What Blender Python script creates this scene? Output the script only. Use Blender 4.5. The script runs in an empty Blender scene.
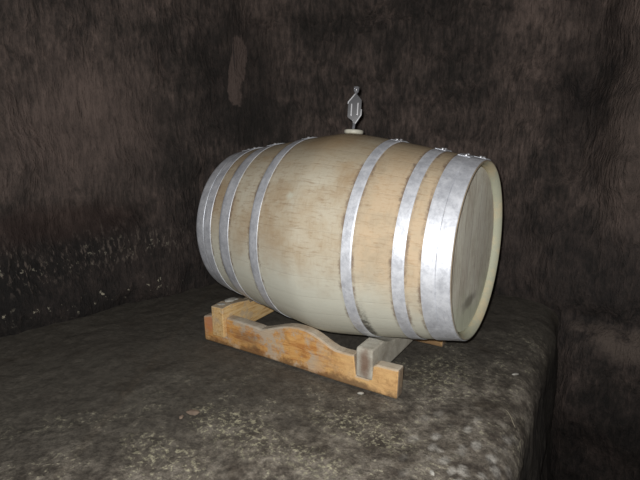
import bpy, bmesh, math, random
from mathutils import Vector, Matrix, noise
random.seed(7)
PI = math.pi
col = bpy.context.scene.collection
Z0 = 0.4540            # height of the barrel axis above the rock shelf
RB, RH, HL = 0.3640, 0.2870, 0.4834

# ------------------------------------------------------------------ helpers
def link(name, me, mat, parent=None, loc=(0, 0, 0)):
    o = bpy.data.objects.new(name, me)
    col.objects.link(o)
    if mat:
        me.materials.append(mat)
    o.location = loc
    if parent:
        o.parent = parent
    return o

def bm_obj(name, bm, mat, parent=None, loc=(0, 0, 0), smooth=True):
    bmesh.ops.recalc_face_normals(bm, faces=bm.faces)
    me = bpy.data.meshes.new(name)
    bm.to_mesh(me); bm.free()
    if smooth:
        for p in me.polygons:
            p.use_smooth = True
    return link(name, me, mat, parent, loc)

def empty(name, loc, rot=(0, 0, 0)):
    o = bpy.data.objects.new(name, None)
    col.objects.link(o); o.location = loc; o.rotation_euler = rot
    o.empty_display_size = .05
    return o

def tag(o, label=None, cat=None, group=None, kind=None):
    if label: o['label'] = label
    if cat: o['category'] = cat
    if group: o['group'] = group
    if kind: o['kind'] = kind
    return o

# ------------------------------------------------------------------ node helpers
class NT:
    def __init__(self, name):
        self.m = bpy.data.materials.new(name); self.m.use_nodes = True
        self.t = self.m.node_tree; self.n = self.t.nodes; self.l = self.t.links
        self.b = self.n['Principled BSDF']
        self.co = self.n.new('ShaderNodeTexCoord').outputs['Object']
        self.x = None
    def set(self, **k):
        for a, v in k.items():
            self.inp(self.b.inputs[a.replace('_', ' ')], v)
    def inp(self, s, v):
        if isinstance(v, bpy.types.NodeSocket): self.l.new(v, s)
        elif isinstance(v, (tuple, list)) and len(v) == 3 and s.type == 'RGBA': s.default_value = (*v, 1)
        else: s.default_value = v
    def math(self, op, a, b=0.5, c=None, clamp=False):
        n = self.n.new('ShaderNodeMath'); n.operation = op; n.use_clamp = clamp
        self.inp(n.inputs[0], a); self.inp(n.inputs[1], b)
        if c is not None: self.inp(n.inputs[2], c)
        return n.outputs[0]
    def mapp(self, scale=(1, 1, 1), rot=(0, 0, 0), loc=(0, 0, 0), src=None):
        n = self.n.new('ShaderNodeMapping'); self.l.new(src or self.co, n.inputs[0])
        n.inputs['Scale'].default_value = scale; n.inputs['Rotation'].default_value = rot
        n.inputs['Location'].default_value = loc
        return n.outputs[0]
    def noise(self, scale, detail=4, rough=.55, vec=None, dist=0):
        n = self.n.new('ShaderNodeTexNoise'); self.l.new(vec or self.co, n.inputs['Vector'])
        n.inputs['Scale'].default_value = scale; n.inputs['Detail'].default_value = detail
        n.inputs['Roughness'].default_value = rough; n.inputs['Distortion'].default_value = dist
        return n.outputs['Fac']
    def voro(self, scale, vec=None, feature='F1', out='Distance'):
        n = self.n.new('ShaderNodeTexVoronoi'); n.feature = feature
        self.l.new(vec or self.co, n.inputs['Vector']); n.inputs['Scale'].default_value = scale
        return n.outputs[out]
    def rng(self, v, a, b, c=0., d=1.):
        n = self.n.new('ShaderNodeMapRange'); n.interpolation_type = 'SMOOTHSTEP'
        self.inp(n.inputs[0], v)
        for i, q in enumerate((a, b, c, d)): self.inp(n.inputs[i + 1], q)
        return n.outputs[0]
    def mix(self, f, a, b, mode='MIX'):
        n = self.n.new('ShaderNodeMix'); n.data_type = 'RGBA'; n.blend_type = mode
        self.inp(n.inputs[0], f); self.inp(n.inputs[6], a); self.inp(n.inputs[7], b)
        return n.outputs[2]
    def ramp(self, v, stops):
        n = self.n.new('ShaderNodeValToRGB'); self.inp(n.inputs[0], v)
        e = n.color_ramp.elements
        while len(e) < len(stops): e.new(.5)
        for q, (p, c) in zip(e, stops):
            q.position = p; q.color = (*c, 1) if len(c) == 3 else c
        return n.outputs[0]
    def xyz(self, src=None):
        n = self.n.new('ShaderNodeSeparateXYZ'); self.l.new(src or self.co, n.inputs[0]); return n.outputs
    def ball(self, c, r, soft=.5, wob=0.):
        """mask: 1 inside the ellipsoid at c with radii r"""
        v = self.mapp(scale=(1 / r[0], 1 / r[1], 1 / r[2]), loc=(-c[0] / r[0], -c[1] / r[1], -c[2] / r[2]))
        n = self.n.new('ShaderNodeVectorMath'); n.operation = 'LENGTH'; self.l.new(v, n.inputs[0])
        d = n.outputs['Value']
        if wob: d = self.math('ADD', d, self.math('MULTIPLY', self.math('SUBTRACT', self.noise(wob, 4, .65), .5), 1.6))
        return self.rng(d, 1 - soft, 1 + soft, 1, 0)
    def bump(self, h, dist=.01, strength=1, prev=None):
        n = self.n.new('ShaderNodeBump'); self.l.new(h, n.inputs['Height'])
        n.inputs['Distance'].default_value = dist; n.inputs['Strength'].default_value = strength
        if prev: self.l.new(prev, n.inputs['Normal'])
        return n.outputs[0]

# ------------------------------------------------------------------ materials
def mat_wall():
    t = NT('cave_rock_wall')
    st = t.noise(9, 6, .62, t.mapp((5.5, 5.5, 1.3), (.12, .18, 0)), .4)       # upright chisel marks
    st2 = t.noise(24, 4, .65, t.mapp((2.6, 2.6, .8), (.1, .25, 0)), .3)
    big = t.math('ADD', t.math('MULTIPLY', t.noise(2.6, 6, .65), .6), t.math('MULTIPLY', t.noise(1.1, 3, .5), .4))
    mid = t.noise(9, 6, .7)
    f = t.math('ADD', t.math('MULTIPLY', big, .95), t.math('MULTIPLY', st, .42))
    f = t.math('ADD', f, t.math('MULTIPLY', t.math('SUBTRACT', mid, .5), .4))
    f = t.math('ADD', f, t.math('MULTIPLY', t.math('SUBTRACT', st2, .5), .32))
    c = t.ramp(t.rng(f, .42, .98), [(0, (.022, .020, .0185)), (.3, (.052, .0425, .038)), (.6, (.104, .080, .070)), (1, (.21, .158, .136))])
    X0, _, z = t.xyz()
    zn = t.math('ADD', z, t.math('MULTIPLY', t.math('SUBTRACT', t.noise(3, 4), .5), .28))
    # darker foot of the wall above the shelf, paler band higher up
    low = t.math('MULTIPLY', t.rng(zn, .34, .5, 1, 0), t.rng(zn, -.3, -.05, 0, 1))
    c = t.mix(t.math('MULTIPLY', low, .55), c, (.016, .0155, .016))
    patch = t.ball((-1.22, -.2, .82), (.5, .36, .26), .6, 4)
    c = t.mix(t.math('MULTIPLY', patch, t.math('MULTIPLY', st, .95)), c, (.17, .128, .112))
    pb = t.ball((-1.4, -.62, .6), (.3, .16, .05), .5, 6)
    c = t.mix(t.math('MULTIPLY', pb, .6), c, (.15, .115, .1))
    red = t.ball((-1.25, -.35, .42), (.3, .35, .09), .5, 6)
    c = t.mix(t.math('MULTIPLY', red, .25), c, (.09, .045, .035))
    # bare flake in the corner
    cd = t.ball((-.90, .46, 1.1), (.16, .5, .36), .4, 6)
    c = t.mix(t.math('MULTIPLY', cd, .6), c, (.018, .016, .015))
    fl = t.math('MAXIMUM', t.ball((-.935, .46, 1.07), (.030, .5, .125), .10, 9), t.ball((-.925, .46, 1.2), (.015, .5, .09), .15, 9))
    c = t.mix(t.math('MULTIPLY', fl, .75), c, (.15, .112, .098))
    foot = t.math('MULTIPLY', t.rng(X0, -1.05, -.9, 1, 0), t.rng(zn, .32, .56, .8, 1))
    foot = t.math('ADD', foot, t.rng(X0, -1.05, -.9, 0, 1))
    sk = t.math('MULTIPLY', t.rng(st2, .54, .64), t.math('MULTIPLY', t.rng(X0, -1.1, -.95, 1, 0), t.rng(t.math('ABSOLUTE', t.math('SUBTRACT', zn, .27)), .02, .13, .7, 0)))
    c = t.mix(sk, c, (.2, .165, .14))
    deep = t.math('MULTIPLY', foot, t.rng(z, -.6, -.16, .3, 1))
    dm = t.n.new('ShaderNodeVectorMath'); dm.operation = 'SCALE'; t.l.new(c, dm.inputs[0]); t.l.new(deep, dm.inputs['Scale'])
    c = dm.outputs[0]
    # paler upright strip on the right, and the hollow's shade painted in black
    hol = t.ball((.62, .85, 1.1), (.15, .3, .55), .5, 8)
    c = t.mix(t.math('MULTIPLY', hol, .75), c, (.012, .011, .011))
    pal = t.ball((.86, .85, .8), (.12, .3, .35), .35, 6)
    c = t.mix(t.math('MULTIPLY', pal, .4), c, (.12, .092, .078))
    lo2 = t.rng(z, -.35, -.05, 0, 1)
    pal2 = t.ball((.90, .85, -.10), (.17, .3, .07), .5, 7)
    c = t.mix(t.math('MULTIPLY', pal2, t.rng(mid, .42, .6)), c, (.13, .104, .088))
    # salt crystals along the foot of the left wall
    sp = t.rng(t.noise(42, 4, .65, t.mapp((1, 1, .75))), .61, .67)
    bandA = t.math('MULTIPLY', t.rng(t.math('ABSOLUTE', t.math('SUBTRACT', zn, .075)), .005, .05, 1, 0), .95)
    bandB = t.math('MULTIPLY', t.rng(t.math('ABSOLUTE', t.math('SUBTRACT', zn, .26)), .01, .07, 1, 0), .45)
    left = t.rng(t.xyz()[0], -1.1, -1.02, 1, 0)
    sp = t.math('MULTIPLY', t.math('MULTIPLY', sp, left), t.math('ADD', bandA, bandB, clamp=True))
    c = t.mix(sp, c, (.50, .46, .36))
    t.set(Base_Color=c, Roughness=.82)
    t.b.inputs['Specular IOR Level'].default_value = .3
    h = t.math('ADD', t.math('MULTIPLY', st, .8), t.math('MULTIPLY', st2, .7))
    nb = t.bump(h, .022, .9)
    nb = t.bump(t.noise(110, 3, .6), .004, .7, nb)
    t.set(Normal=nb)
    return t.m

def mat_floor():
    t = NT('cave_rock_floor')
    X, Y, Z = t.xyz()
    big = t.noise(3.2, 7, .68); mid = t.noise(13, 7, .7); fine = t.noise(70, 4, .7)
    base = t.ramp(t.rng(big, .3, .7), [(0, (.076, .068, .057)), (1, (.106, .097, .081))])
    # the part near the edge and right of the rack: worn, mottled, paler
    d = t.math('ADD', t.math('MULTIPLY', X, .8), t.math('MULTIPLY', Y, -.62))
    d = t.math('ADD', d, t.math('MULTIPLY', t.math('SUBTRACT', big, .5), .7))
    worn = t.rng(d, .12, .62)
    mot = t.ramp(t.rng(mid, .36, .66), [(0, (.06, .049, .04)), (.45, (.13, .113, .092)), (1, (.24, .215, .18))])
    c = t.mix(t.math('MULTIPLY', worn, .9), base, mot)
    # pale crumbs
    cr = t.math('MULTIPLY', t.rng(fine, .54, .66), t.rng(t.noise(6.5, 5, .7), .48, .6))
    c = t.mix(t.math('MULTIPLY', cr, t.rng(d, -.05, .35)), c, (.36, .34, .25))
    for cc, rr in [((-.02, -.62, 0), (.15, .07, .1)), ((-.1, -.82, 0), (.13, .06, .1)), ((.30, -.42, 0), (.16, .07, .1)), ((.38, .0, 0), (.1, .14, .1)), ((.22, -.62, 0), (.1, .05, .1))]:
        m = t.math('MULTIPLY', t.ball(cc, rr, .5, 7), t.rng(fine, .5, .64))
        c = t.mix(t.math('MULTIPLY', m, .9), c, (.36, .34, .24))
    # round grey mould spots near the edge
    vd = t.voro(21, t.mapp((1.2, .8, .1), (0, 0, .5)))
    vd = t.math('ADD', vd, t.math('MULTIPLY', t.math('SUBTRACT', t.noise(28, 5, .7), .5), .9))
    sp = t.math('MULTIPLY', t.rng(vd, .12, .50, 1, 0), t.ball((.55, -.38, 0), (.13, .22, .2), .35, 5))
    c = t.mix(t.math('MULTIPLY', sp, .7), c, (.40, .385, .35))
    # ochre and brown stains
    st = t.math('MULTIPLY', t.rng(t.noise(5, 5, .7), .55, .7), .45)
    c = t.mix(st, c, (.055, .043, .03))
    scar = t.math('MULTIPLY', t.rng(t.math('ABSOLUTE', t.math('ADD', t.math('ADD', X, t.math('MULTIPLY', Y, .55)), .83)), .0, .03, 1, 0), .3)
    c = t.mix(scar, c, (.1, .082, .062))
    # side of the shelf: dimness of grazing light painted in, almost black, smooth
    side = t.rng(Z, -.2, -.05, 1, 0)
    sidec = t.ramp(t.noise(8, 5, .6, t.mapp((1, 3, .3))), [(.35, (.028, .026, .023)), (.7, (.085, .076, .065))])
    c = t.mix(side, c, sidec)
    g0 = t.rng(t.noise(45, 6, .8), .34, .66, -.42, .42)
    gr = t.math('ADD', 1.02, t.math('MULTIPLY', g0, t.rng(d, -.3, .4, .5, 1)))
    vm = t.n.new('ShaderNodeVectorMath'); vm.operation = 'SCALE'; t.l.new(c, vm.inputs[0]); t.l.new(gr, vm.inputs['Scale'])
    c = vm.outputs[0]
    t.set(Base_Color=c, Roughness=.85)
    t.b.inputs['Specular IOR Level'].default_value = .3
    nb = t.bump(mid, .012, .5)
    nb = t.bump(fine, .005, .8, nb)
    t.set(Normal=nb)
    return t.m

def mat_staves():
    t = NT('oak_staves')
    X, Y, Z = t.xyz()
    ang = t.math('ARCTAN2', Y, Z)
    sn = t.math('MULTIPLY', ang, 30 / (2 * PI))
    fr = t.math('FRACT', t.math('ADD', sn, 100.3))
    idx = t.math('FLOOR', t.math('ADD', sn, 100.3))
    wn = t.n.new('ShaderNodeTexWhiteNoise'); wn.noise_dimensions = '1D'; t.l.new(idx, wn.inputs['W'])
    seam = t.math('SUBTRACT', 1, t.rng(t.math('ABSOLUTE', t.math('SUBTRACT', fr, .5)), .475, .5, 0, 1))
    grain = t.noise(16, 7, .7, t.mapp((1.1, 9, 9)), .3)
    saw = t.noise(14, 5, .7, t.mapp((8, 1.4, 1.4)))
    blot = t.noise(6.5, 6, .65)
    c = t.ramp(t.rng(blot, .3, .72), [(0, (.385, .295, .19)), (.5, (.475, .42, .315)), (1, (.54, .515, .42))])
    c = t.mix(t.math('MULTIPLY', t.rng(grain, .5, .68), .55), c, (.24, .155, .09))
    c = t.mix(t.math('MULTIPLY', t.rng(saw, .5, .66), .18), c, (.26, .17, .10))
    c = t.mix(t.math('MULTIPLY', wn.outputs['Value'], .2), c, (.44, .32, .205))
    # warmer between the hoops on the right
    wx = t.math('MULTIPLY', t.rng(X, .16, .24), t.rng(Z, -.22, .0))
    c = t.mix(t.math('MULTIPLY', wx, t.math('MULTIPLY', t.rng(blot, .4, .6), .4)), c, (.56, .35, .17))
    # grey-green bloom on the underside and toward the left end
    zz = t.math('ADD', Z, t.math('MULTIPLY', t.math('SUBTRACT', t.noise(5, 6, .7), .5), .3))
    zz = t.math('ADD', zz, t.math('MULTIPLY', X, .16))
    c = t.mix(t.math('MULTIPLY', t.rng(zz, -.16, .06, 1, 0), .85), c, (.60, .61, .53))
    # darker brown on the very top
    top = t.math('MULTIPLY', t.rng(t.math('ADD', Z, t.math('MULTIPLY', t.math('SUBTRACT', blot, .5), .2)), .24, .34), .55)
    c = t.mix(top, c, (.30, .235, .15))
    # ochre stain round the bung
    c = t.mix(t.math('MULTIPLY', t.ball((.0, -.06, .34), (.1, .12, .05), .4, 9), .45), c, (.28, .18, .085))
    # rust-black bloom hugging the hoops
    xw = t.math('ADD', X, t.math('MULTIPLY', t.math('SUBTRACT', t.noise(55, 4, .75), .5), .024))
    tot = None
    for e in (-.397, -.348, -.295, -.189, -.148, .165, .200, .317, .355, .399):
        m = t.rng(t.math('ABSOLUTE', t.math('SUBTRACT', xw, e)), .001, .011, 1, 0)
        tot = m if tot is None else t.math('MAXIMUM', tot, m)
    tot = t.math('MULTIPLY', tot, t.rng(t.noise(12, 4, .7), .40, .62, .1, .8))
    c = t.mix(tot, c, (.15, .105, .08))
    blk = t.math('MULTIPLY', t.rng(t.math('ABSOLUTE', t.math('SUBTRACT', xw, .207)), .006, .022, 1, 0), t.math('MULTIPLY', t.rng(Z, -.23, -.09, 1, 0), t.rng(t.noise(40, 4, .7), .38, .55, .25, 1)))
    c = t.mix(t.math('MULTIPLY', blk, .85), c, (.03, .027, .024))
    # a knot and a pale scuff
    c = t.mix(t.ball((.075, -.325, .06), (.006, .02, .006), .3), c, (.08, .06, .05))
    c = t.mix(t.math('MULTIPLY', t.ball((-.035, -.285, .18), (.02, .03, .013), .5, 30), .7), c, (.55, .56, .47))
    c = t.mix(t.math('MULTIPLY', t.rng(seam, 0, 1, 1, 0), .10), c, (.14, .095, .06))
    # chime end grain: whitish green
    ax = t.math('ABSOLUTE', X)
    rr = t.math('SQRT', t.math('ADD', t.math('MULTIPLY', Y, Y), t.math('MULTIPLY', Z, Z)))
    ch = t.math('MULTIPLY', t.rng(ax, .44, .452), t.rng(rr, .2825, .2855, 1, 0))
    rim = t.math('MULTIPLY', t.rng(ax, .4800, .4812), .55)
    c = t.mix(rim, c, (.12, .10, .08))
    t_in = t.mix(t.rng(t.noise(9, 6, .7), .42, .62), (.46, .47, .36), (.60, .52, .35))
    c = t.mix(ch, c, t_in)
    t.set(Base_Color=c, Roughness=.7)
    t.b.inputs['Specular IOR Level'].default_value = .3
    h = t.math('ADD', t.math('MULTIPLY', seam, .2), t.math('MULTIPLY', grain, .35))
    h = t.math('ADD', h, t.math('MULTIPLY', saw, .3))
    t.set(Normal=t.bump(h, .0022, .8))
    return t.m

def mat_head():
    t = NT('oak_head')
    X, Y, Z = t.xyz()
    v = t.mapp((1, 1, 1), (.12, 0, 0))
    yy = t.math('MULTIPLY', t.xyz(v)[1], 1 / .075)
    fr = t.math('FRACT', t.math('ADD', yy, 20.35)); idx = t.math('FLOOR', t.math('ADD', yy, 20.35))
    wn = t.n.new('ShaderNodeTexWhiteNoise'); wn.noise_dimensions = '1D'; t.l.new(idx, wn.inputs['W'])
    seam = t.rng(t.math('ABSOLUTE', t.math('SUBTRACT', fr, .5)), .47, .5, 0, 1)
    g = t.noise(14, 6, .7, t.mapp((9, 9, 1.2), (.12, 0, 0)), .4)
    b = t.noise(7, 6, .7)
    c = t.ramp(t.rng(b, .3, .7), [(0, (.68, .65, .54)), (.5, (.82, .80, .68)), (1, (.88, .87, .76))])
    c = t.mix(t.math('MULTIPLY', t.rng(g, .46, .64), .5), c, (.52, .41, .33))
    c = t.mix(t.math('MULTIPLY', wn.outputs['Value'], .22), c, (.33, .25, .19))
    c = t.mix(t.math('MULTIPLY', seam, .4), c, (.1, .08, .06))
    zz = t.math('ADD', Z, t.math('MULTIPLY', t.math('SUBTRACT', b, .5), .25))
    c = t.mix(t.math('MULTIPLY', t.rng(zz, -.22, -.1, 1, 0), .6), c, (.66, .72, .54))
    c = t.mix(t.math('MULTIPLY', t.ball((.45, -.01, -.175), (.05, .06, .02), .6, 20), .6), c, (.12, .09, .07))
    t.set(Base_Color=c, Roughness=.78)
    t.b.inputs['Specular IOR Level'].default_value = .25
    t.set(Normal=t.bump(g, .003, .6))
    return t.m

def mat_zinc():
    t = NT('galvanised_steel')
    n1 = t.noise(26, 7, .75); n2 = t.noise(80, 5, .75, t.mapp((1, .5, .5)), .5)
    c = t.ramp(t.rng(n1, .3, .7), [(0, (.52, .545, .60)), (.5, (.66, .69, .75)), (1, (.80, .83, .89))])
    c = t.mix(t.math('MULTIPLY', t.rng(n2, .55, .7), .4), c, (.36, .37, .42))
    wear = t.math('MULTIPLY', t.rng(t.noise(9, 6, .8), .56, .7), .25)
    c = t.mix(wear, c, (.36, .37, .40))
    t.set(Base_Color=c, Metallic=.38, Roughness=t.rng(n1, .3, .7, .40, .52))
    t.set(Normal=t.bump(n1, .0015, .5))
    return t.m

def mat_rackwood(name, grey, pale=0.):
    t = NT(name)
    g = t.noise(10, 6, .7, t.mapp((1.2, 9, 9)), .6)
    b = t.noise(9, 6, .7); w = t.noise(14, 5, .7)
    if grey:
        c = t.ramp(t.rng(b, .3, .7), [(0, (.30, .27, .22)), (.5, (.43, .405, .345)), (1, (.55, .53, .46))])
        c = t.mix(t.math('MULTIPLY', t.rng(g, .5, .7), .3), c, (.24, .19, .14))
        rust = t.ball((.197, -.25, .095), (.018, .03, .05), .5, 22)
        c = t.mix(t.math('MULTIPLY', rust, .75), c, (.17, .085, .05))
    else:
        c = t.ramp(t.rng(g, .3, .7), [(0, (.74, .44, .16)), (.5, (.68, .36, .12)), (1, (.46, .19, .055))])
        X, Y, Z = t.xyz()
        # paler wood to the right, redder and dirtier to the left
        c = t.mix(t.math('MULTIPLY', t.rng(X, .0, .16), .6), c, (.78, .54, .27))
        c = t.mix(t.math('MULTIPLY', t.rng(b, .5, .68), .45), c, (.36, .17, .06))
        c = t.mix(t.math('MULTIPLY', t.rng(t.noise(22, 6, .75), .5, .62), .4), c, (.30, .15, .06))
        wm = t.math('MULTIPLY', t.rng(w, .46, .60), t.ball((-.22, -.24, .08), (.3, .1, .1), .5, 6))
        c = t.mix(t.math('MULTIPLY', wm, .75), c, (.50, .46, .38))
        dk = t.math('MULTIPLY', t.rng(t.math('ADD', Z, t.math('MULTIPLY', t.math('SUBTRACT', w, .5), .12)), .0, .03, 1, 0), .75)
        c = t.mix(dk, c, (.12, .07, .04))
        c = t.mix(t.math('MULTIPLY', t.ball((-.3, -.25, .06), (.06, .03, .025), .6, 16), .5), c, (.16, .1, .07))
        c = t.mix(t.math('MULTIPLY', t.ball((-.502, -.24, .08), (.028, .03, .035), .4, 20), .7), c, (.62, .21, .07))
        # weathered grey on every face that looks up, dull end grain
        ge = t.n.new('ShaderNodeNewGeometry'); nx = t.xyz(ge.outputs['Normal'])
        up = t.math('MULTIPLY', t.rng(nx[2], .15, .5), .85)
        c = t.mix(up, c, t.mix(t.rng(b, .35, .65), (.36, .31, .245), (.56, .52, .44)))
        en = t.math('MULTIPLY', t.rng(nx[0], .6, .9), .8)
        c = t.mix(en, c, (.24, .20, .16))
    t.set(Base_Color=c, Roughness=.72)
    t.b.inputs['Specular IOR Level'].default_value = .25
    t.set(Normal=t.bump(g, .003, .7))
    return t.m

def mat_beamwood():
    t = NT('raw_pine')
    g = t.noise(10, 6, .7, t.mapp((9, 1.2, 9)), .5); b = t.noise(16, 5, .7)
    c = t.ramp(t.rng(g, .3, .7), [(0, (.78, .58, .31)), (.6, (.70, .46, .20)), (1, (.46, .27, .11))])
    c = t.mix(t.math('MULTIPLY', t.rng(b, .5, .62), .6), c, (.50, .41, .30))
    ge = t.n.new('ShaderNodeNewGeometry'); nx = t.xyz(ge.outputs['Normal'])
    c = t.mix(t.math('MULTIPLY', t.rng(nx[2], .3, .7), .8), c, (.38, .33, .26))
    t.set(Base_Color=c, Roughness=.75, Normal=t.bump(g, .003, .7))
    return t.m

def mat_plain(name, c, rough=.6, metal=0., tr=0., ior=1.45, n=0):
    t = NT(name)
    if n:
        c = t.mix(t.rng(t.noise(n, 4), .35, .65), c, tuple(q * .75 for q in c))
    t.set(Base_Color=c, Roughness=rough, Metallic=metal, IOR=ior)
    t.b.inputs['Transmission Weight'].default_value = tr
    return t.m

M = dict(wall=mat_wall(), floor=mat_floor(), staves=mat_staves(), head=mat_head(), zinc=mat_zinc(),
         rail=mat_rackwood('weathered_pine_rail', False), grey=mat_rackwood('grey_mouldy_wood', True), beam=mat_beamwood(),
         bung=mat_plain('cream_rubber', (.62, .61, .52), .5, n=30),
         plastic=mat_plain('clear_plastic', (.36, .37, .40), .08, 0, .6, 1.49),
         smoke=mat_plain('frosted_plastic', (.060, .062, .072), .25, 0, .4, 1.49),
         edge=mat_plain('plastic_painted_glint', (.66, .67, .70), .15, 0, .15),  # bright grey paints the light that clear plastic catches
         rivet=mat_plain('rivet_steel', (.75, .76, .8), .3, .8),
         pebble=mat_plain('pinkish_stone', (.22, .165, .125), .85, n=40), chip=mat_plain('pale_stone', (.42, .41, .37), .8, n=50),
         twig=mat_plain('pale_straw', (.27, .24, .18), .7), flake=mat_plain('grey_bark', (.42, .41, .37), .8, n=60))

# ------------------------------------------------------------------ cave shell
def fbm(p, H=.9, octv=5):
    return noise.fractal(p, H, 2.1, octv)

def wall_disp(p, amp=1.):
    v = Vector(p)
    d = .05 * fbm(v * 1.7, .9, 4) + .020 * fbm(Vector((v.x * 4.5, v.y * 4.5, v.z * 3.)) + Vector((7, 3, 1)), .7, 5)
    # upright chisel grooves
    s = Vector((v.x * 13 + v.z * 2.0, v.y * 13, v.z * 2.6))
    d += .0065 * noise.noise(s + Vector((0, 0, 9))) + .004 * noise.noise(s * 2.3)
    # shallow courses running along the wall
    d += .006 * math.sin(v.z * 21 + 2.5 * noise.noise(v * 1.3))
    return d * amp

def catmull(pts, n):
    out = []
    for i in range(len(pts) - 1):
        p0 = Vector(pts[max(i - 1, 0)]); p1 = Vector(pts[i]); p2 = Vector(pts[i + 1]); p3 = Vector(pts[min(i + 2, len(pts) - 1)])
        m = max(2, int((p2 - p1).length / n))
        for k in range(m):
            t = k / m
            out.append(.5 * ((2 * p1) + (-p0 + p2) * t + (2 * p0 - 5 * p1 + 4 * p2 - p3) * t * t + (-p0 + 3 * p1 - 3 * p2 + p3) * t ** 3))
    out.append(Vector(pts[-1]))
    return out

def make_wall(name, pts, step, zb, zt, label=None):
    path = catmull(pts, step)
    nz = int((zt - zb) / step)
    vs, fs = [], []
    N = len(path)
    for i, p in enumerate(path):
        a = path[max(i - 1, 0)]; b = path[min(i + 1, N - 1)]
        t = (b - a).normalized(); nrm = Vector((t.y, -t.x, 0))
        e = min(i, N - 1 - i) * step
        k = min(1, e / .12)                      # tuck the ends together in the corner
        for j in range(nz + 1):
            z = zb + (zt - zb) * j / nz
            q = Vector((p.x, p.y, z))
            d = wall_disp(q)
            # foot of the wall swells out over the shelf, then the rock leans back higher up
            lean = -.05 * max(0, z) + .03 * math.exp(-((z - .12) / .16) ** 2)
            q = q + nrm * (d * (.35 + .65 * k) + lean * k)
            if name == 'wall_back':
                # hollow at the right of the back wall
                q.y += .10 * math.exp(-((p.x - .64) / .10) ** 2) * min(1, max(0, (z - .35) / .3))
                q.y -= .07 * math.exp(-((p.x - .86) / .10) ** 2) * min(1, max(0, (z - .25) / .3))
                # ledge lip beyond the end of the shelf
                if p.x > .62: q.y -= .06 * min(1, (p.x - .62) / .1) / (1 + math.exp((z + .07) / .012))
            vs.append(q)
    for i in range(N - 1):
        for j in range(nz):
            a = i * (nz + 1) + j
            fs.append((a, a + nz + 1, a + nz + 2, a + 1))
    me = bpy.data.meshes.new(name); me.from_pydata(vs, [], fs)
    for p in me.polygons: p.use_smooth = True
    o = link(name, me, M['wall'])
    return tag(o, kind='structure')

make_wall('wall_left', [(-1.85, -2.7), (-1.55, -1.6), (-1.39, -1.0), (-1.304, -.651), (-1.203, -.25), (-1.037, .273), (-.930, .475)], .016, -.06, 2.3)
make_wall('wall_back', [(-.930, .475), (-.55, .70), (-.1, .92), (.3, .98), (.64, .90), (.95, .86), (1.4, .82), (1.9, .6)], .016, -1.0, 2.3)
make_wall('wall_right', [(1.9, .6), (2.3, .0), (2.5, -1.2), (2.4, -2.7)], .06, -1.0, 2.3)
make_wall('wall_front', [(2.4, -2.7), (1.0, -2.9), (-.6, -2.85), (-1.85, -2.7)], .06, -1.0, 2.3)

# bare flake of lighter rock hanging in the corner (part of the setting)
def edge_x(y):
    return .685 + .03 * (-(y + .1) / .5 if y < -.1 else -(y + .1) / .9) + .012 * noise.noise(Vector((0, y * 4, 3)))

def make_shelf():
    # cross-section: from the left wall, across the top, over the rounded edge and down
    ys = [-2.95 + 4.15 * j / 300 for j in range(301)]
    prof = []
    n1 = 230
    for i in range(n1 + 1): prof.append(('t', i / n1))
    for i in range(1, 13): prof.append(('r', i / 12))
    for i in range(1, 45): prof.append(('s', i / 44))
    vs, fs = [], []
    R = .10
    for y in ys:
        ex = edge_x(y)
        for k, f in prof:
            if k == 't': x, z = -1.98 + (ex - R + 1.98) * f, 0
            elif k == 'r':
                a = f * PI / 2 * .93; x, z = ex - R + R * math.sin(a), -R + R * math.cos(a)
            else:
                a = PI / 2 * .93; x = ex - R + R * math.sin(a) + .05 * f; z = -R + R * math.cos(a) - (1.03 - R) * f
            v = Vector((x, y, z))
            calm = 1 - math.exp(-((x + .1) / .5) ** 4 - (y / .34) ** 4)        # level under the rack
            if k == 't':
                dz = .010 * fbm(v * 2.2, .9, 4) + .004 * fbm(v * 14, .8, 4)
                z += dz * (.12 + .88 * calm) - .004 * calm - .002
                u = min(1, max(0, (x + .30) / .40)); z -= .0075 * u * u * (3 - 2 * u)
                z += .05 * max(0, (x - .5) / .2) ** 2 * -.35 if x > .5 else 0
            else:
                v2 = Vector((x, y, z))
                if k == 'r': z += -.004
                x += .016 * fbm(v2 * 4, .8, 4) * min(1, f if k == 'r' else 1)
                if k == 'r' : z += -.0175 * 0
            vs.append((x, y, z))
    # make the rounded part continue from the top's drop
    W = len(prof)
    for j in range(len(ys)):
        drop = vs[j * W + n1][2]
        for i in range(n1 + 1, W):
            x, y, z = vs[j * W + i]
            vs[j * W + i] = (x, y, z + drop + .004)
    for j in range(len(ys) - 1):
        for i in range(W - 1):
            a = j * W + i
            fs.append((a, a + 1, a + W + 1, a + W))
    me = bpy.data.meshes.new('floor'); me.from_pydata(vs, [], fs)
    for p in me.polygons: p.use_smooth = True
    o = link('floor', me, M['floor'])
    tag(o, kind='structure')

make_shelf()

def sheet(name, x0, x1, y0, y1, z, n, amp, mat):
    vs, fs = [], []
    for i in range(n + 1):
        for j in range(n + 1):
            x = x0 + (x1 - x0) * i / n; y = y0 + (y1 - y0) * j / n
            vs.append((x, y, z + amp * fbm(Vector((x, y, z)) * 2.5, .9, 4)))
    for i in range(n):
        for j in range(n):
            a = i * (n + 1) + j; fs.append((a, a + n + 1, a + n + 2, a + 1))
    me = bpy.data.meshes.new(name); me.from_pydata(vs, [], fs)
    for p in me.polygons: p.use_smooth = True
    tag(link(name, me, mat), kind='structure')
sheet('floor', .6, 2.7, -3.0, 1.1, -.96, 70, .02, M['wall'])
sheet('ceiling', -2.1, 2.8, -3.1, 1.3, 2.25, 70, .06, M['wall'])

# ------------------------------------------------------------------ barrel
def rad(x):
    e = .012; g = lambda v: (math.sqrt(v * v + e * e) - e) ** 1.15
    return RH + (RB - RH) * (1 - g(x) / g(HL))

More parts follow.
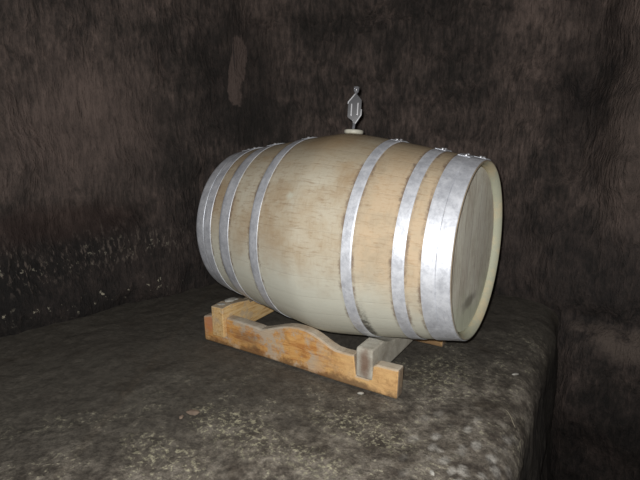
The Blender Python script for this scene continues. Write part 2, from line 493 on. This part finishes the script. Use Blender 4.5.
barrel = empty('wine_barrel', (0, 0, Z0 - RB), (0, 0, 0))
tag(barrel, 'pale oak wine barrel with galvanised hoops lying on its side on a low wooden rack', 'barrel')
LOC = (0, 0, RB)
NS = 30

def lathe(bm, prof, n, close=False, fn=None):
    rings = []
    for (x, r) in prof:
        ring = []
        for k in range(n):
            a = 2 * PI * k / n
            rr = fn(x, r, a) if fn else r
            ring.append(bm.verts.new((x, rr * math.sin(a), rr * math.cos(a))))
        rings.append(ring)
    m = len(rings)
    for i in range(m if close else m - 1):
        A, B = rings[i], rings[(i + 1) % m]
        for k in range(n):
            bm.faces.new((A[k], A[(k + 1) % n], B[(k + 1) % n], B[k]))
    return rings

bm = bmesh.new()
prof = []
for i in range(61):
    x = -HL + 2 * HL * i / 60
    prof.append((x, rad(x)))
# chime bevel and inside of the barrel as a closed shell
TH = .021
inner = [(HL - .001, RH - .004), (HL - .014, RH - .016), (HL - .028, RH - .0165)] + \
        [(x, rad(x) - TH) for x in (.38, .2, 0, -.2, -.38)] + \
        [(-HL + .028, RH - .0165), (-HL + .014, RH - .016), (-HL + .001, RH - .004)]
nA = NS * 8
def stave_fn(x, r, a):
    s = (a * NS / (2 * PI) + 100.3 - .0) % 1.0
    d = min(s, 1 - s)
    return r - .0004 * max(0, 1 - d / .13)
lathe(bm, prof + inner, nA, True, stave_fn)
bm_obj('staves', bm, M['staves'], barrel, LOC)

def head(sx):
    bm = bmesh.new()
    xo, xi = sx * (HL - .026), sx * (HL - .048)
    R = RH - .0168
    rings = lathe(bm, [(xo, R * f) for f in (.02, .3, .6, .85, .955, .985)] + [(xo - sx * .006, R)] + [(xi, R)] + [(xi, R * f) for f in (.5, .02)], 96)
    bm.faces.new(rings[0]); bm.faces.new(rings[-1])
    o = bm_obj('head', bm, M['head'], barrel, LOC)
    o.modifiers.new('b', 'EDGE_SPLIT').split_angle = .6
head(1); head(-1)

def hoop(x0, x1, lap_a, seed, double=False):
    bm = bmesh.new()
    T = .0019
    n = 160
    rnd = random.Random(seed)
    ph = rnd.random() * 6
    def fn(x, r, a):
        return r + .0005 * math.sin(3 * a + ph) + .0003 * math.sin(11 * a + ph)
    xs = [x0 + (x1 - x0) * i / 5 for i in range(6)]
    # straight strip between its edges, as a bent band is
    ra, rb = rad(x0) + .0006, rad(x1) + .0006
    bow = max(rad((x0 + x1) / 2) - (ra + rb) / 2, 0)
    R = lambda x: ra + (rb - ra) * (x - x0) / (x1 - x0) + bow * 1.05
    e = .0007
    outer = [(x0, R(x0) + T - e), (x0 + e, R(x0) + T)] + [(x, R(x) + T) for x in xs[1:-1]] + [(x1 - e, R(x1) + T), (x1, R(x1) + T - e)]
    innr = [(x, R(x) - .0012) for x in reversed(xs)]
    lathe(bm, outer + innr, n, True, fn)
    # overlapping tongue where the strip is riveted
    m = 14; span = .20
    ln = []
    for k in range(m + 1):
        a = lap_a - span / 2 + span * k / m
        row = []
        for (x, dr) in ((x0 + .001, 0), (x0 + .001, T * .95), (x1 - .001, T * .95), (x1 - .001, 0)):
            r = R(x) + T - .0003 + dr
            row.append(bm.verts.new((x, r * math.sin(a), r * math.cos(a))))
        ln.append(row)
    for k in range(m):
        for q in range(3):
            bm.faces.new((ln[k][q], ln[k][q + 1], ln[k + 1][q + 1], ln[k + 1][q]))
    bm.faces.new(ln[0]); bm.faces.new(ln[-1][::-1])
    o = bm_obj('hoop', bm, M['zinc'], barrel, LOC, True)
    es = o.modifiers.new('b', 'EDGE_SPLIT'); es.split_angle = .7
    # rivets, sub-parts of the hoop
    for da in (-.045, .045):
        a = lap_a + da
        x = (x0 + x1) / 2 + rnd.uniform(-.003, .003)
        c = Vector((x, (R(x) + 2 * T) * math.sin(a), (R(x) + 2 * T) * math.cos(a)))
        nrm = Vector((0, math.sin(a), math.cos(a)))
        rb_ = bmesh.new()
        ux = Vector((1, 0, 0)); uy = nrm.cross(ux)
        rr = .0062; last = None
        for (f, h) in ((1, -.001), (1, .0008), (.8, .003), (.45, .0042)):
            ring = [rb_.verts.new(c + (ux * math.cos(t) + uy * math.sin(t)) * rr * f + nrm * h) for t in [2 * PI * q / 14 for q in range(14)]]
            if last:
                for q in range(14): rb_.faces.new((last[q], last[(q + 1) % 14], ring[(q + 1) % 14], ring[q]))
            last = ring
        rb_.faces.new(last)
        bm_obj('rivet', rb_, M['rivet'], o, (0, 0, 0))
    return o

for i, (a, b) in enumerate([(-.4825, -.440), (-.4395, -.398), (-.347, -.297), (-.1875, -.149), (.1656, .199), (.3178, .3542), (.4001, .4405), (.4410, .4805)]):
    hoop(a, b, [.05, .0, .02, .04, .08, .10, .02, .13][i], i)

# ------------------------------------------------------------------ bung and airlock
BA = math.radians(7.2)
bx = -.004
top = Vector((bx, RB * math.sin(BA), Z0 + RB * math.cos(BA) + .001))

def lathe_z(bm, prof, n, c=(0, 0), cap=True):
    rings = []
    for (z, r) in prof:
        rings.append([bm.verts.new((c[0] + r * math.cos(2 * PI * k / n), c[1] + r * math.sin(2 * PI * k / n), z)) for k in range(n)])
    for A, B in zip(rings, rings[1:]):
        for k in range(n): bm.faces.new((A[k], A[(k + 1) % n], B[(k + 1) % n], B[k]))
    if cap:
        bm.faces.new(rings[0][::-1]); bm.faces.new(rings[-1])
    return rings

bm = bmesh.new()
lathe_z(bm, [(-.0035, .027), (-.001, .0315), (.002, .0345), (.009, .0345), (.0115, .0330), (.0125, .030), (.0125, .012), (.0115, .010), (.0115, .001)], 48)
bung = bm_obj('barrel_bung', bm, M['bung'], None, top)
bung.rotation_euler = (-BA, 0, 0)
tag(bung, 'round cream rubber bung in the top of the barrel, under the plastic airlock', 'bung')

A_ = empty('airlock', top + Vector((0, math.sin(BA), math.cos(BA))) * .0120, (0, 0, 0))
tag(A_, 'clear plastic twin-chamber fermentation airlock standing in the bung on the barrel', 'airlock')
A_.matrix_world = Matrix.Translation(A_.location) @ Matrix.Rotation(-BA, 4, 'X') @ Matrix.Rotation(.45, 4, 'Z') @ Matrix.Scale(1.06, 4)
# flat moulded body: hexagonal plate outline, in local x/z, thin in y
def plate(pts, th, bev=.0015):
    bm = bmesh.new()
    f = bm.faces.new([bm.verts.new((x, -th / 2, z)) for x, z in pts])
    r = bmesh.ops.extrude_face_region(bm, geom=[f])
    bmesh.ops.translate(bm, verts=[v for v in r['geom'] if isinstance(v, bmesh.types.BMVert)], vec=(0, th, 0))
    bmesh.ops.recalc_face_normals(bm, faces=bm.faces)
    bmesh.ops.bevel(bm, geom=list(bm.edges), offset=bev, segments=2, affect='EDGES')
    return bm
def tube(bm, pts, r, n=12, cap=True):
    pts = [Vector(p) for p in pts]
    rings = []
    for i, p in enumerate(pts):
        t = (pts[min(i + 1, len(pts) - 1)] - pts[max(i - 1, 0)]).normalized()
        u = Vector((0, 1, 0)); u = (u - t * u.dot(t)).normalized(); w = t.cross(u)
        rr = r[i] if isinstance(r, (list, tuple)) else r
        rings.append([bm.verts.new(p + (u * math.cos(2 * PI * k / n) + w * math.sin(2 * PI * k / n)) * rr) for k in range(n)])
    for A, B in zip(rings, rings[1:]):
        for k in range(n): bm.faces.new((A[k], A[(k + 1) % n], B[(k + 1) % n], B[k]))
    if cap: bm.faces.new(rings[0][::-1]); bm.faces.new(rings[-1])
def arc(cx, cz, r, a0, a1, n=10):
    return [(cx + r * math.cos(a0 + (a1 - a0) * i / n), 0, cz + r * math.sin(a0 + (a1 - a0) * i / n)) for i in range(n + 1)]
body = plate([(.000, .121), (.0200, .100), (.0200, .050), (.000, .018), (-.004, .018), (-.006, .030), (-.0245, .042), (-.0245, .091)], .007)
bm_obj('body', body, M['smoke'], A_, smooth=False)
bm = bmesh.new(); tube(bm, [(-.002, 0, -.012), (-.002, 0, .0), (-.001, 0, .022)], [.0042, .0050, .0052])
bm_obj('stem', bm, M['plastic'], A_)
for cx, zc in ((-.0125, .066), (.0085, .070)):
    bm = bmesh.new()
    tube(bm, [(cx, 0, zc - .027), (cx, 0, zc - .024), (cx, 0, zc - .018), (cx, 0, zc + .018), (cx, 0, zc + .024), (cx, 0, zc + .027)], [.0015, .003, .0040, .0040, .003, .0015], 16)
    ch = bm_obj('chamber', bm, M['edge'], A_)  # chamber highlight painted in as a thin bright core
# raised moulded rims following the S of the tube, their glint painted in
for pts in ([(-.0248, 0, .086), (-.0240, 0, .092), (-.0005, 0, .122)], [(.0205, 0, .070), (.0203, 0, .051), (.0005, 0, .019), (.0, 0, .010)]):
    bm = bmesh.new(); tube(bm, pts, .0026, 10)
    bm_obj('tube_rim', bm, M['edge'], A_)
bm = bmesh.new()
lathe_z(bm, [(.118, .0035), (.122, .0042), (.126, .0085), (.142, .0105), (.1425, .009), (.127, .0065), (.124, .002)], 28)
bm_obj('filling_cup', bm, M['plastic'], A_)

# ------------------------------------------------------------------ rack
rack = empty('barrel_rack', (-.1, 0, 0))
tag(rack, 'low orange and grey timber rack holding the barrel off the rock floor', 'rack')
def prism_y(name, pts, y0, y1, mat, bev=.003, jit=.0012):
    """outline in x/z, thickness along y"""
    bm = bmesh.new()
    f = bm.faces.new([bm.verts.new((x, y0, z)) for x, z in pts])
    r = bmesh.ops.extrude_face_region(bm, geom=[f])
    bmesh.ops.translate(bm, verts=[v for v in r['geom'] if isinstance(v, bmesh.types.BMVert)], vec=(0, y1 - y0, 0))
    bmesh.ops.recalc_face_normals(bm, faces=bm.faces)
    return finish(name, bm, mat, bev, jit)
def prism_x(name, pts, x0, x1, mat, bev=.003, jit=.0012):
    bm = bmesh.new()
    f = bm.faces.new([bm.verts.new((x0, y, z)) for y, z in pts])
    r = bmesh.ops.extrude_face_region(bm, geom=[f])
    bmesh.ops.translate(bm, verts=[v for v in r['geom'] if isinstance(v, bmesh.types.BMVert)], vec=(x1 - x0, 0, 0))
    bmesh.ops.recalc_face_normals(bm, faces=bm.faces)
    return finish(name, bm, mat, bev, jit)
def finish(name, bm, mat, bev, jit):
    for v in bm.verts:
        v.co += Vector((noise.noise(v.co * 31), noise.noise(v.co * 37 + Vector((5, 5, 5))), noise.noise(v.co * 41 + Vector((9, 1, 5))))) * jit
    o = bm_obj(name, bm, mat, rack, (.1, 0, 0), smooth=False)
    b = o.modifiers.new('bevel', 'BEVEL'); b.width = bev; b.segments = 2; b.limit_method = 'ANGLE'; b.angle_limit = .5
    b.use_clamp_overlap = True
    return o
def hump():
    key = [(-.235, .112), (-.21, .119), (-.18, .129), (-.15, .140), (-.12, .1485), (-.095, .153), (-.065, .1555), (-.035, .1535), (-.01, .148), (.015, .139), (.038, .128), (.06, .117), (.085, .1095), (.11, .107), (.14, .108)]
    return key
rail_out = [(-.531, .001), (-.531, .103), (-.500, .112), (-.472, .118), (-.470, .040), (-.410, .040), (-.408, .121), (-.36, .120), (-.30, .117), (-.26, .1155)] + hump() + \
           [(.157, .109), (.165, .036), (.212, .036), (.2225, .052), (.2275, .090), (.240, .096), (.318, .098), (.314, -.0065), (.1, -.0055), (-.2, .0005)]
# the rear rail ends match the photo's orange stub at the right
prism_y('rail', rail_out, -.2396, -.197, M['rail'], .006)
prism_y('rail', rail_out, .197, .240, M['rail'], .006)
# left cross beam, half-lapped over both rails
lb = [(-.254, .041), (-.254, .162), (-.20, .165), (-.14, .156), (-.092, .146), (-.086, .134), (.086, .134), (.092, .146), (.14, .156), (.20, .165), (.254, .162), (.254, .041)]
prism_x('cross_beam', lb, -.4690, -.4110, M['beam'])
def cradle():
    R = rad(.17) + .0045
    pts = [(-.243, .0365), (-.2445, .136), (-.236, .1425), (-.155, .1425)]
    for i in range(15):
        y = -.135 + .27 * i / 14
        pts.append((y, Z0 - math.sqrt(R * R - y * y) - .001))
    pts += [(.155, .1425), (.236, .1425), (.2445, .136), (.243, .0365)]
    return pts
prism_x('cross_beam', cradle(), .1660, .2265, M['grey'], .007)

# bark flakes lying on the left beam
def lump(name, c, r, mat, seed, flat=1.):
    bm = bmesh.new(); bmesh.ops.create_icosphere(bm, subdivisions=3, radius=1)
    for v in bm.verts:
        k = 1 + .35 * noise.noise(v.co * 1.6 + Vector((seed, 0, 0))) + .12 * noise.noise(v.co * 5 + Vector((seed, 3, 0)))
        v.co = Vector((v.co.x * r[0] * k, v.co.y * r[1] * k, v.co.z * r[2] * k))
    lo = min(v.co.z for v in bm.verts)
    for v in bm.verts: v.co.z = max(v.co.z, lo * .6)
    o = bm_obj(name, bm, mat, None, (c[0], c[1], c[2] - lo * .6))
    o.rotation_euler = (0, 0, seed)
    return o
fl = lump('bark_flake', (-.440, -.170, .1645), (.030, .018, .004), M['flake'], 1.3)
tag(fl, 'thin pale grey flake lying on top of the left cross beam of the rack', 'flake', 'bark flakes on the left cross beam')
fl = lump('bark_flake', (-.442, -.225, .1640), (.016, .011, .003), M['flake'], .4)
tag(fl, 'small grey flake at the near end of the left cross beam', 'flake', 'bark flakes on the left cross beam')

stones = [((-.188, -.636), (.020, .012, .006), 'pebble', 'flat pinkish stone chip on the bare floor left of the rack'),
          ((-.200, -.672), (.009, .006, .004), 'pebble', 'tiny pinkish crumb beside the flat pink stone chip'),
          ((.195, -.262), (.010, .006, .004), 'chip', 'white chip on the floor against the bottom of the front rail'),
          ((.526, -.500), (.009, .006, .004), 'chip', 'small white chip nearest the bottom of the picture among grey mould spots'),
          ((.595, .16), (.012, .006, .003), 'chip', 'pale chip on the floor behind, right of the barrel end')]
from mathutils.bvhtree import BVHTree
bpy.context.view_layer.update()
fo = bpy.data.objects['floor']
bvh = BVHTree.FromPolygons([v.co[:] for v in fo.data.vertices], [p.vertices[:] for p in fo.data.polygons])
def ground(x, y):
    h = bvh.ray_cast(Vector((x, y, .5)), Vector((0, 0, -1)))
    return h[0].z if h[0] else 0
for i, (p, r, m, lab) in enumerate(stones):
    o = lump('stone_chip', (p[0], p[1], ground(*p) - .0008), r, M[m], i * 1.7 + .3)
    tag(o, lab, 'stone', 'loose stone chips on the rock floor')
bm = bmesh.new()
pts = []
for i in range(9):
    f = i / 8; x = .618 + .040 * f; y = -.092 - .045 * f + .004 * math.sin(f * 5)
    pts.append((x, y, ground(x, y) + .0016))
tube(bm, pts, [.0007, .0009, .0011, .0012, .0012, .0011, .001, .0009, .0006], 8)
tag(bm_obj('straw', bm, M['twig']), 'thin pale straw lying on the rock floor near the right edge of the shelf', 'straw')

# ------------------------------------------------------------------ camera
yaw, pitch, roll, f = -.5646, .2412, -.0103, 504.4
fw = Vector((math.sin(yaw) * math.cos(pitch), math.cos(yaw) * math.cos(pitch), -math.sin(pitch)))
r0 = Vector((math.cos(yaw), -math.sin(yaw), 0)); u0 = r0.cross(fw)
c, s = math.cos(roll), math.sin(roll)
R_ = c * r0 + s * u0; U_ = -s * r0 + c * u0
cam = bpy.data.cameras.new('camera'); co = bpy.data.objects.new('camera', cam); col.objects.link(co)
co.matrix_world = Matrix(((R_.x, U_.x, -fw.x, .8834), (R_.y, U_.y, -fw.y, -1.5890), (R_.z, U_.z, -fw.z, .4247 + Z0), (0, 0, 0, 1)))
cam.sensor_width = 36; cam.lens = f / 640 * 36; cam.clip_start = .02
bpy.context.scene.camera = co

# ------------------------------------------------------------------ light: the camera's own flash, just left of and above the lens
cpos = Vector((.8834, -1.5890, .4247 + Z0))
fl = bpy.data.lights.new('flash', 'POINT'); fo_ = bpy.data.objects.new('flash', fl); col.objects.link(fo_)
fo_.location = cpos - R_ * .024 + U_ * .032
aim = Vector((.15, .1, .42))
fo_.rotation_euler = (aim - fo_.location).to_track_quat('-Z', 'Y').to_euler()
fl.energy = 112; fl.shadow_soft_size = .012
fl.color = (1, .985, .96)
w = bpy.data.worlds.new('world'); bpy.context.scene.world = w; w.use_nodes = True
w.node_tree.nodes['Background'].inputs[0].default_value = (.5, .5, .55, 1)
w.node_tree.nodes['Background'].inputs[1].default_value = .02
vs_ = bpy.context.scene.view_settings
vs_.view_transform = 'Standard'; vs_.look = 'None'; vs_.exposure = 0
